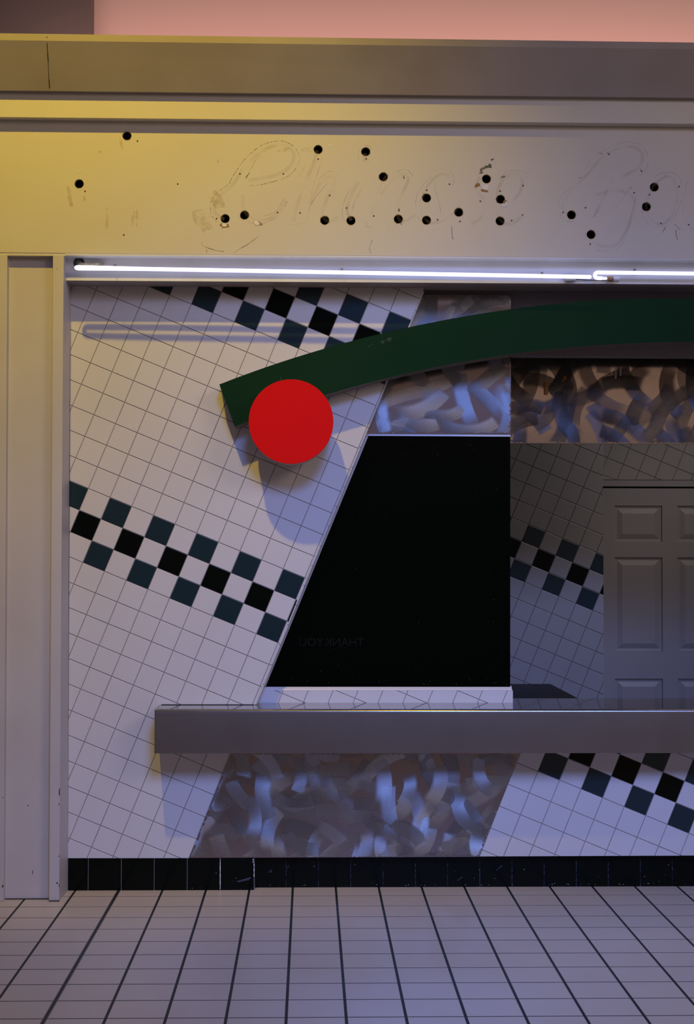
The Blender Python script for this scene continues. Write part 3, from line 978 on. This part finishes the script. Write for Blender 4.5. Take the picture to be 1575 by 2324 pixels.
steel_panel('steel_panel', 'swirl-buffed slanted steel panel below the counter between the tiled fronts',
            [(523, 1709), (1181, 1709), (1088, 1944.5), (429, 1947)], -0.004, 0.003, 110, 11, M['sheet'], M['swirl'])
mbx = U(1160, 1006, 0.34)
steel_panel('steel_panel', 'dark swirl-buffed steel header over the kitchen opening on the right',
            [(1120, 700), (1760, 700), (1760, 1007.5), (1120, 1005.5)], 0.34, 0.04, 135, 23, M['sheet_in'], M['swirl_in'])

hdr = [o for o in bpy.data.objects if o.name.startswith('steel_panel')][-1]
for (px, py, w_, h_, c_) in ((1240, 881, 9, 28, 'amber'), (1282, 858, 7, 9, 'amber'), (1277, 863, 5, 5, 'amber'), (1397, 850, 5, 19, 'cream'), (1408, 843, 5, 21, 'cream')):  # thin coloured patches standing in for reflections in the steel
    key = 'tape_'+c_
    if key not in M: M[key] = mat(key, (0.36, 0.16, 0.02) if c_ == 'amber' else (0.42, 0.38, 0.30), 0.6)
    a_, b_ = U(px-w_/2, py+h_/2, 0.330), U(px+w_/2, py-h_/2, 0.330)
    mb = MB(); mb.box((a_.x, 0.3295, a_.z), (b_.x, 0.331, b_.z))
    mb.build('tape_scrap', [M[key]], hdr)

# ------------------------------------------------------------------ black menu board
MY = 0.115
menu = thing('menu_board', 'large black glass menu board with a slanted left edge above the counter', 'menu board')
reg = [(836, 988), (1158, 990), (1158, 1560), (602, 1559)]
mb = MB(); mb.prism([U(x, y, MY) for x, y in reg], (0, 0.01, 0))
mb.build('glass', [M['menu']], menu, bevel=0)
mb = MB(); mb.prism([U(x, y, MY-0.012) for x, y in ((831, 984.5), (1158.5, 986.5), (1158.5, 991), (830, 989))], (0, 0.014, 0))
mb.build('top_trim', [M['alu']], menu)
mb = MB(); mb.prism([U(x, y, MY-0.006) for x, y in ((831, 988), (836.5, 988), (603, 1558), (597, 1558))], (0, 0.012, 0))
mb.prism([U(x, y, MY-0.010) for x, y in ((827, 990), (829.5, 990), (594, 1560), (591.5, 1560))], (0, 0.012, 0))
mb.build('side_trim', [M['alu']], menu)
for word, wx in (('THANK', 781), ('YOU', 706)):  # mirrored words painted on the glass as a faint reflection
    cu = bpy.data.curves.new('word', 'FONT'); cu.body = word; cu.size = 0.055; cu.align_x = 'CENTER'; cu.align_y = 'CENTER'; cu.space_character = 1.0
    to = bpy.data.objects.new('t', cu); COL.objects.link(to)
    me = bpy.data.meshes.new_from_object(to.evaluated_get(bpy.context.evaluated_depsgraph_get()))
    bpy.data.objects.remove(to)
    cc = U(wx, 1458, MY-0.0004)
    for v in me.vertices:
        x, y, z = v.co
        v.co = (cc.x - x, cc.y, cc.z + y)
    me.name = 'lettering'
    link('lettering', me, M['faint'], menu)
mb = MB()
ribbon(mb, [(742, 1484), (755, 1474), (770, 1469), (788, 1469)], 0.0014, MY-.0004)
mb.build('underline', [M['faint']], menu)
mb = MB()
rnd = random.Random(5)
for k in range(60):
    px = rnd.uniform(620, 1150); py = rnd.uniform(1000, 1556) if k < 34 else rnd.uniform(1538, 1557)
    if px < 836-(py-988)*.411+6: continue
    p = U(px, py, MY-.0004); r_ = rnd.uniform(.0005, .0011)
    mb.poly([p+Vector((r_*math.cos(t), 0, r_*math.sin(t))) for t in (0, 1.2, 2.4, 3.6, 4.8)])
mb.build('dust_speck', [M['drywall']], menu)['kind'] = 'stuff'

# tiled sill under the menu board
sill = thing('tiled_sill', 'low white tiled sill under the black menu board on the counter', 'sill')
ZC = 0.861
SYf = 0.10
mb = MB()
xa, xb = U(583, 1590, SYf).x, U(1164, 1590, SYf).x
ztop_s = U(900, 1567, SYf).z
mb.box((xa, SYf+.003, ZC), (xb, 0.2, ztop_s-.001), 0)
reg = [(U(590, 1567, SYf).x, ztop_s), (xa-.003, ZC+.001), (xb, ZC+.001), (xb, ztop_s)]
tiles(mb, reg, WO, TH, T, 0.0030, front(SYf+.003), lambda i, j: 1, thick=0.003, bev=.0006)
mb.build('tile_face', [M['grout'], M['tile']], sill)
mb = MB()
p = [(SYf-.001, ztop_s), (SYf+.004, ztop_s+.007), (MY+.004, ztop_s+.019), (0.2, ztop_s+.019), (0.2, ztop_s)]
mb.prism([(xa+.008, y, z) for y, z in p], (xb-xa-.012, 0, 0))
mb.build('cap', [M['white_trim']], sill)

# ------------------------------------------------------------------ counter
ctr = thing('service_counter', 'long brushed stainless steel service counter shelf jutting from the tiled wall', 'counter')
CY = -0.215
xc = U(350.5, 1660, CY).x
zt = 0.861
zbm = U(900, 1709.5, CY).z
mb = MB()
r = 0.011
prof = [(CY, zbm)]
for k in range(9):
    t = math.pi/2*k/8
    prof.append((CY+r-r*math.cos(t), zt-r+r*math.sin(t)))
prof += [(-0.003, zt), (-0.003, zbm)]
b0 = len(mb.v)
n = len(prof)
for X, sh in ((xc, 0.0), (xc+0.004, -0.0), (3.0, 0.0)):
    for y, z in prof: mb.v.append((X, y+(0.003 if X == xc and y < CY+.012 else 0), z))
for s_ in range(2):
    for i in range(n):
        j = (i+1) % n
        mb.f.append((b0+s_*n+i, b0+s_*n+j, b0+(s_+1)*n+j, b0+(s_+1)*n+i)); mb.m.append(0)
mb.f.append(tuple(range(b0, b0+n))[::-1]); mb.m.append(0)
mb.f.append(tuple(range(b0+2*n, b0+3*n))); mb.m.append(0)
o = mb.build('apron', [M['steel']], ctr)
me = o.data
for p in me.polygons:
    p.use_smooth = True
md = o.modifiers.new('w', 'WEIGHTED_NORMAL') if False else None
try:
    me.set_sharp_from_angle(angle=math.radians(35))
except Exception:
    for p in me.polygons: p.use_smooth = False
mb = MB()
mb.box((xc+.012, CY+0.018, zt-.002), (3.0, 0.0, zt+0.0012))
mb.box((U(578, 1600, 0).x, -0.002, zt-.002), (3.0, 0.33, zt+0.0012))
mb.build('worktop', [M['steel_top']], ctr)
mb = MB(); mb.box((U(585, 1640, 0).x, 0.018, 0.20), (3.0, 0.33, zt-.003))
mb.build('carcass', [M['drywall']], ctr)
mb = MB()
mb.box((xc+.01, -0.006, zt), (U(577, 1600, 0).x, -0.0005, zt+.004))
mb.build('caulk_line', [M['rubber']], ctr)

# dark side counter in the kitchen
sc_ = thing('side_counter', 'low dark worktop running back into the kitchen behind the menu board', 'counter')
xs_ = U(1310, 1583, Z=ZC).x
mb = MB(); mb.box((0.21, 0.34, ZC-.035), (xs_, 1.22, ZC-.002)); mb.build('worktop', [M['worktop']], sc_)
mb = MB(); mb.box((0.21, 0.36, 0.0), (xs_-.03, 1.2, ZC-.036)); mb.build('cabinet', [M['worktop']], sc_)

# ------------------------------------------------------------------ kitchen
KY = 1.87
mb = MB()
kx = U(1369.5, 1300, KY).x
k0 = U(1233.9, 1271.7, KY)
reg = [(0.9, 0.0), (kx, 0.0), (kx, 3.0), (0.9, 3.0)]
mb.box((0.9, KY+.003, 0), (kx-.002, 2.40, 3.0), 0)
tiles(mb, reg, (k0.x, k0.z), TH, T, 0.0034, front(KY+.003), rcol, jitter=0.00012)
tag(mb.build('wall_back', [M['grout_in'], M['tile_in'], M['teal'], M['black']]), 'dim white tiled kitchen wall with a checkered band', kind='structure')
DY = 2.45
mb = MB()
j0 = U(1414.4, 1053.6, DY)
zd = U(1450, 1089, DY).z
reg = [(1.5, zd), (3.4, zd), (3.4, 3.0), (1.5, 3.0)]
mb.box((1.5, DY+.003, zd+.001), (3.4, DY+.2, 3.0), 0)
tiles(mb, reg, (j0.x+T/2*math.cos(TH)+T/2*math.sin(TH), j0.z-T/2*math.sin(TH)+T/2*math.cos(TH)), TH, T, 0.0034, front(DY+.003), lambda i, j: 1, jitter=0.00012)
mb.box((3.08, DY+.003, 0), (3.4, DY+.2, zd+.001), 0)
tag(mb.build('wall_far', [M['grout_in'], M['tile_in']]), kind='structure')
# door
door = bpy.data.objects.new('door_1', None); COL.objects.link(door)
tag(door, 'white six panel door at the back of the kitchen', kind='structure')
dx0, dz1 = U(1371, 1200, DY).x - 0.03, U(1450, 1108.5, DY).z
stile = U(1393, 1148, DY).x
p2x = U(1535, 1148, DY).x
dx0 = stile - 0.115
pw = 0.305
dx1 = p2x+pw+0.115
yz = lambda py: U(1450, py, DY).z
rows = [(yz(1230), yz(1148)), (yz(1478), yz(1265)), (0.16, yz(1540))]
DF = DY-0.02
me_reg = [(dx0, 0.005), (dx1, 0.005), (dx1, dz1), (dx0, dz1)]
loops = [me_reg]
wells = []
for (x0_, x1_) in ((stile, stile+pw), (p2x, p2x+pw)):
    for (za, zc) in rows:
        loops.append([(x0_, za), (x1_, za), (x1_, zc), (x0_, zc)]); wells.append((x0_, x1_, za, zc))
me = curve_mesh('door_slab', loops, 0.0175); stand(me, DF)
link('door_slab', me, M['door'], door)
for (x0_, x1_, za, zc) in wells:
    mb = MB()
    rings = [(0, .0), (0.0, 0.010), (0.018, 0.012), (0.05, 0.002)]
    b0 = len(mb.v)
    for ins, dep in rings:
        for (X, Z) in ((x0_+ins, za+ins), (x1_-ins, za+ins), (x1_-ins, zc-ins), (x0_+ins, zc-ins)):
            mb.v.append((X, DF+dep, Z))
    for q in range(3):
        for k in range(4):
            k2 = (k+1) % 4
            mb.f.append((b0+q*4+k, b0+q*4+k2, b0+q*4+4+k2, b0+q*4+4+k)); mb.m.append(0)
    mb.f.append((b0+12, b0+13, b0+14, b0+15)); mb.m.append(0)
    mb.build('door_panel', [M['door']], door, recalc=False)
mb = MB()
mb.box((1.5, DY-.03, yz(1104.5)), (3.1, DY+.05, yz(1090.5)))
mb.box((1.5, DY-.03, 0), (dx0-.004, DY+.05, yz(1104.5)))
mb.box((dx1+.004, DY-.03, 0), (3.1, DY+.05, yz(1104.5)))
mb.build('door_frame', [M['door']], door)
mb = MB(); mb.box((1.5, DY+.03, 0), (3.1, DY+.06, zd+.02))
mb.build('dark_gap', [M['dark']], door)
# kitchen enclosure
mb = MB()
mb.box((-0.2, 0.2, 3.0), (3.6, 2.7, 3.1))
tag(mb.build('ceiling', [M['kitchen']]), kind='structure')
mb = MB(); mb.box((0.1, 0.2, 0), (0.2, 1.87, 3.0))
tag(mb.build('wall_left', [M['kitchen']]), kind='structure')
mb = MB(); mb.box((3.4, 0.0, 0), (3.5, 2.6, 3.0))
tag(mb.build('wall_end', [M['kitchen']]), kind='structure')

# ------------------------------------------------------------------ wall above
mb = MB(); mb.box((-6.0, 2.80, 3.1), (7.0, 2.90, 7.5))
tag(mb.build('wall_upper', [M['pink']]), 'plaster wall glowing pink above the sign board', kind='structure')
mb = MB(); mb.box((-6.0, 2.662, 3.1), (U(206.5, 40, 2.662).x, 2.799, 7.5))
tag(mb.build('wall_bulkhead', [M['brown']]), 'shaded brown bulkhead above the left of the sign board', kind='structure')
mb = MB(); mb.box((-2.3, 0.11, 3.55), (3.0, 2.66, 3.60))
tag(mb.build('trim_2', [M['kitchen']]), kind='structure')

# ------------------------------------------------------------------ green arch
AY = -0.125
outer = [(497.6, 873), (602, 833), (729, 793.6), (775, 779.7), (840, 764), (927, 744), (998, 729), (1110, 707), (1212, 695), (1334, 683), (1435, 679), (1575, 678.6)]
inner = [(533, 968.3), (640, 929), (735.7, 896.8), (862.7, 862), (1029, 825), (1161, 803.5), (1283, 790), (1410, 779.7), (1575, 776)]
def fit_circle(P):
    import numpy as np
    A_ = np.array([[2*p[0], 2*p[1], 1] for p in P]); b_ = np.array([p[0]**2+p[1]**2 for p in P])
    s_, *_ = np.linalg.lstsq(A_, b_, rcond=None)
    return s_[0], s_[1], math.sqrt(s_[2]+s_[0]**2+s_[1]**2)
Po = [XZ(x, y, AY) for x, y in outer]; Pi = [XZ(x, y, AY) for x, y in inner]
def resample(P, n, ext):
    V_ = [Vector((a, b)) for a, b in P]
    c = fit_circle(P[4:] if len(P) > 9 else P[3:])
    out = []
    for i in range(len(V_)-1):
        p0, p1, p2, p3_ = V_[max(i-1, 0)], V_[i], V_[i+1], V_[min(i+2, len(V_)-1)]
        for k in range(n):
            t = k/n
            out.append(0.5*((2*p1)+(p2-p0)*t+(2*p0-5*p1+4*p2-p3_)*t*t+(3*p1-p0-3*p2+p3_)*t**3))
    out.append(V_[-1])
    return out, c
def smooth_fit(P, x1):
    """quartic through the points in X, then on past the frame on the mirrored side"""
    import numpy as np
    xs = np.array([p[0] for p in P]); zs = np.array([p[1] for p in P])
    k = np.polyfit(xs, zs, 4)
    X = np.linspace(xs[0], xs[-1], 40)
    pts = [(x, float(np.polyval(k, x))) for x in X]
    # continue with the curvature of the crown
    c = fit_circle(pts[24:])
    x = xs[-1]
    ang = math.atan2(pts[-1][1]-c[1], pts[-1][0]-c[0])
    while x < x1:
        ang -= 0.02; x = c[0]+c[2]*math.cos(ang); pts.append((x, c[1]+c[2]*math.sin(ang)))
    return pts
po, pi_ = smooth_fit(Po, 2.9), smooth_fit(Pi, 2.85)
m_ = min(len(po), len(pi_))
ar = thing('arch_band', 'broad dark green curved band arching over the stall front', 'arch')
mb = MB()
AT = 0.118
loop = po+pi_[::-1]
me = curve_mesh('band', [loop], AT/2); stand(me, AY)
bo = link('band', me, [M['green'], M['green_edge']], ar)
for p in me.polygons:
    p.material_index = 0 if p.normal.y < -0.7 else 1
    p.use_smooth = False
mb = MB()
mb = Each('scuff_mark', [trace_mat('pale_scuff', (0.10, 0.14, 0.11), 0.0, 0.4, 60)], ar)
for b in ((840, 784, 6, 3), (885, 770, 8, 4), (870, 776, 6, 4), (638, 860, 1.2, 6)):
    blob(mb, b[0], b[1], b[2], b[3], AY-0.0006, rot=.3)
mb.begin()

# ------------------------------------------------------------------ red disc
dc = U(660.5, 956.8, -0.24)
R_ = 96.3*(CD-0.24)/F
dsc = thing('red_disc', 'round bright red disc sign mounted over the left end of the green arch', 'disc sign')
mb = MB()
def ycyl(mb, c, r, y0, y1, n=96, m=0, ch=0.0):
    mb.tube([(c.x, y1, c.z), (c.x, y0+ch, c.z), (c.x, y0, c.z)] if ch else [(c.x, y1, c.z), (c.x, y0, c.z)], [r, r, r-ch] if ch else r, n, m=m)
ycyl(mb, dc, R_, -0.24, -0.236, ch=.001)
mb.build('face', [M['red']], dsc)
mb = MB(); ycyl(mb, dc, R_-0.0015, -0.236, -0.126)
o = mb.build('rim', [M['red_side']], dsc)
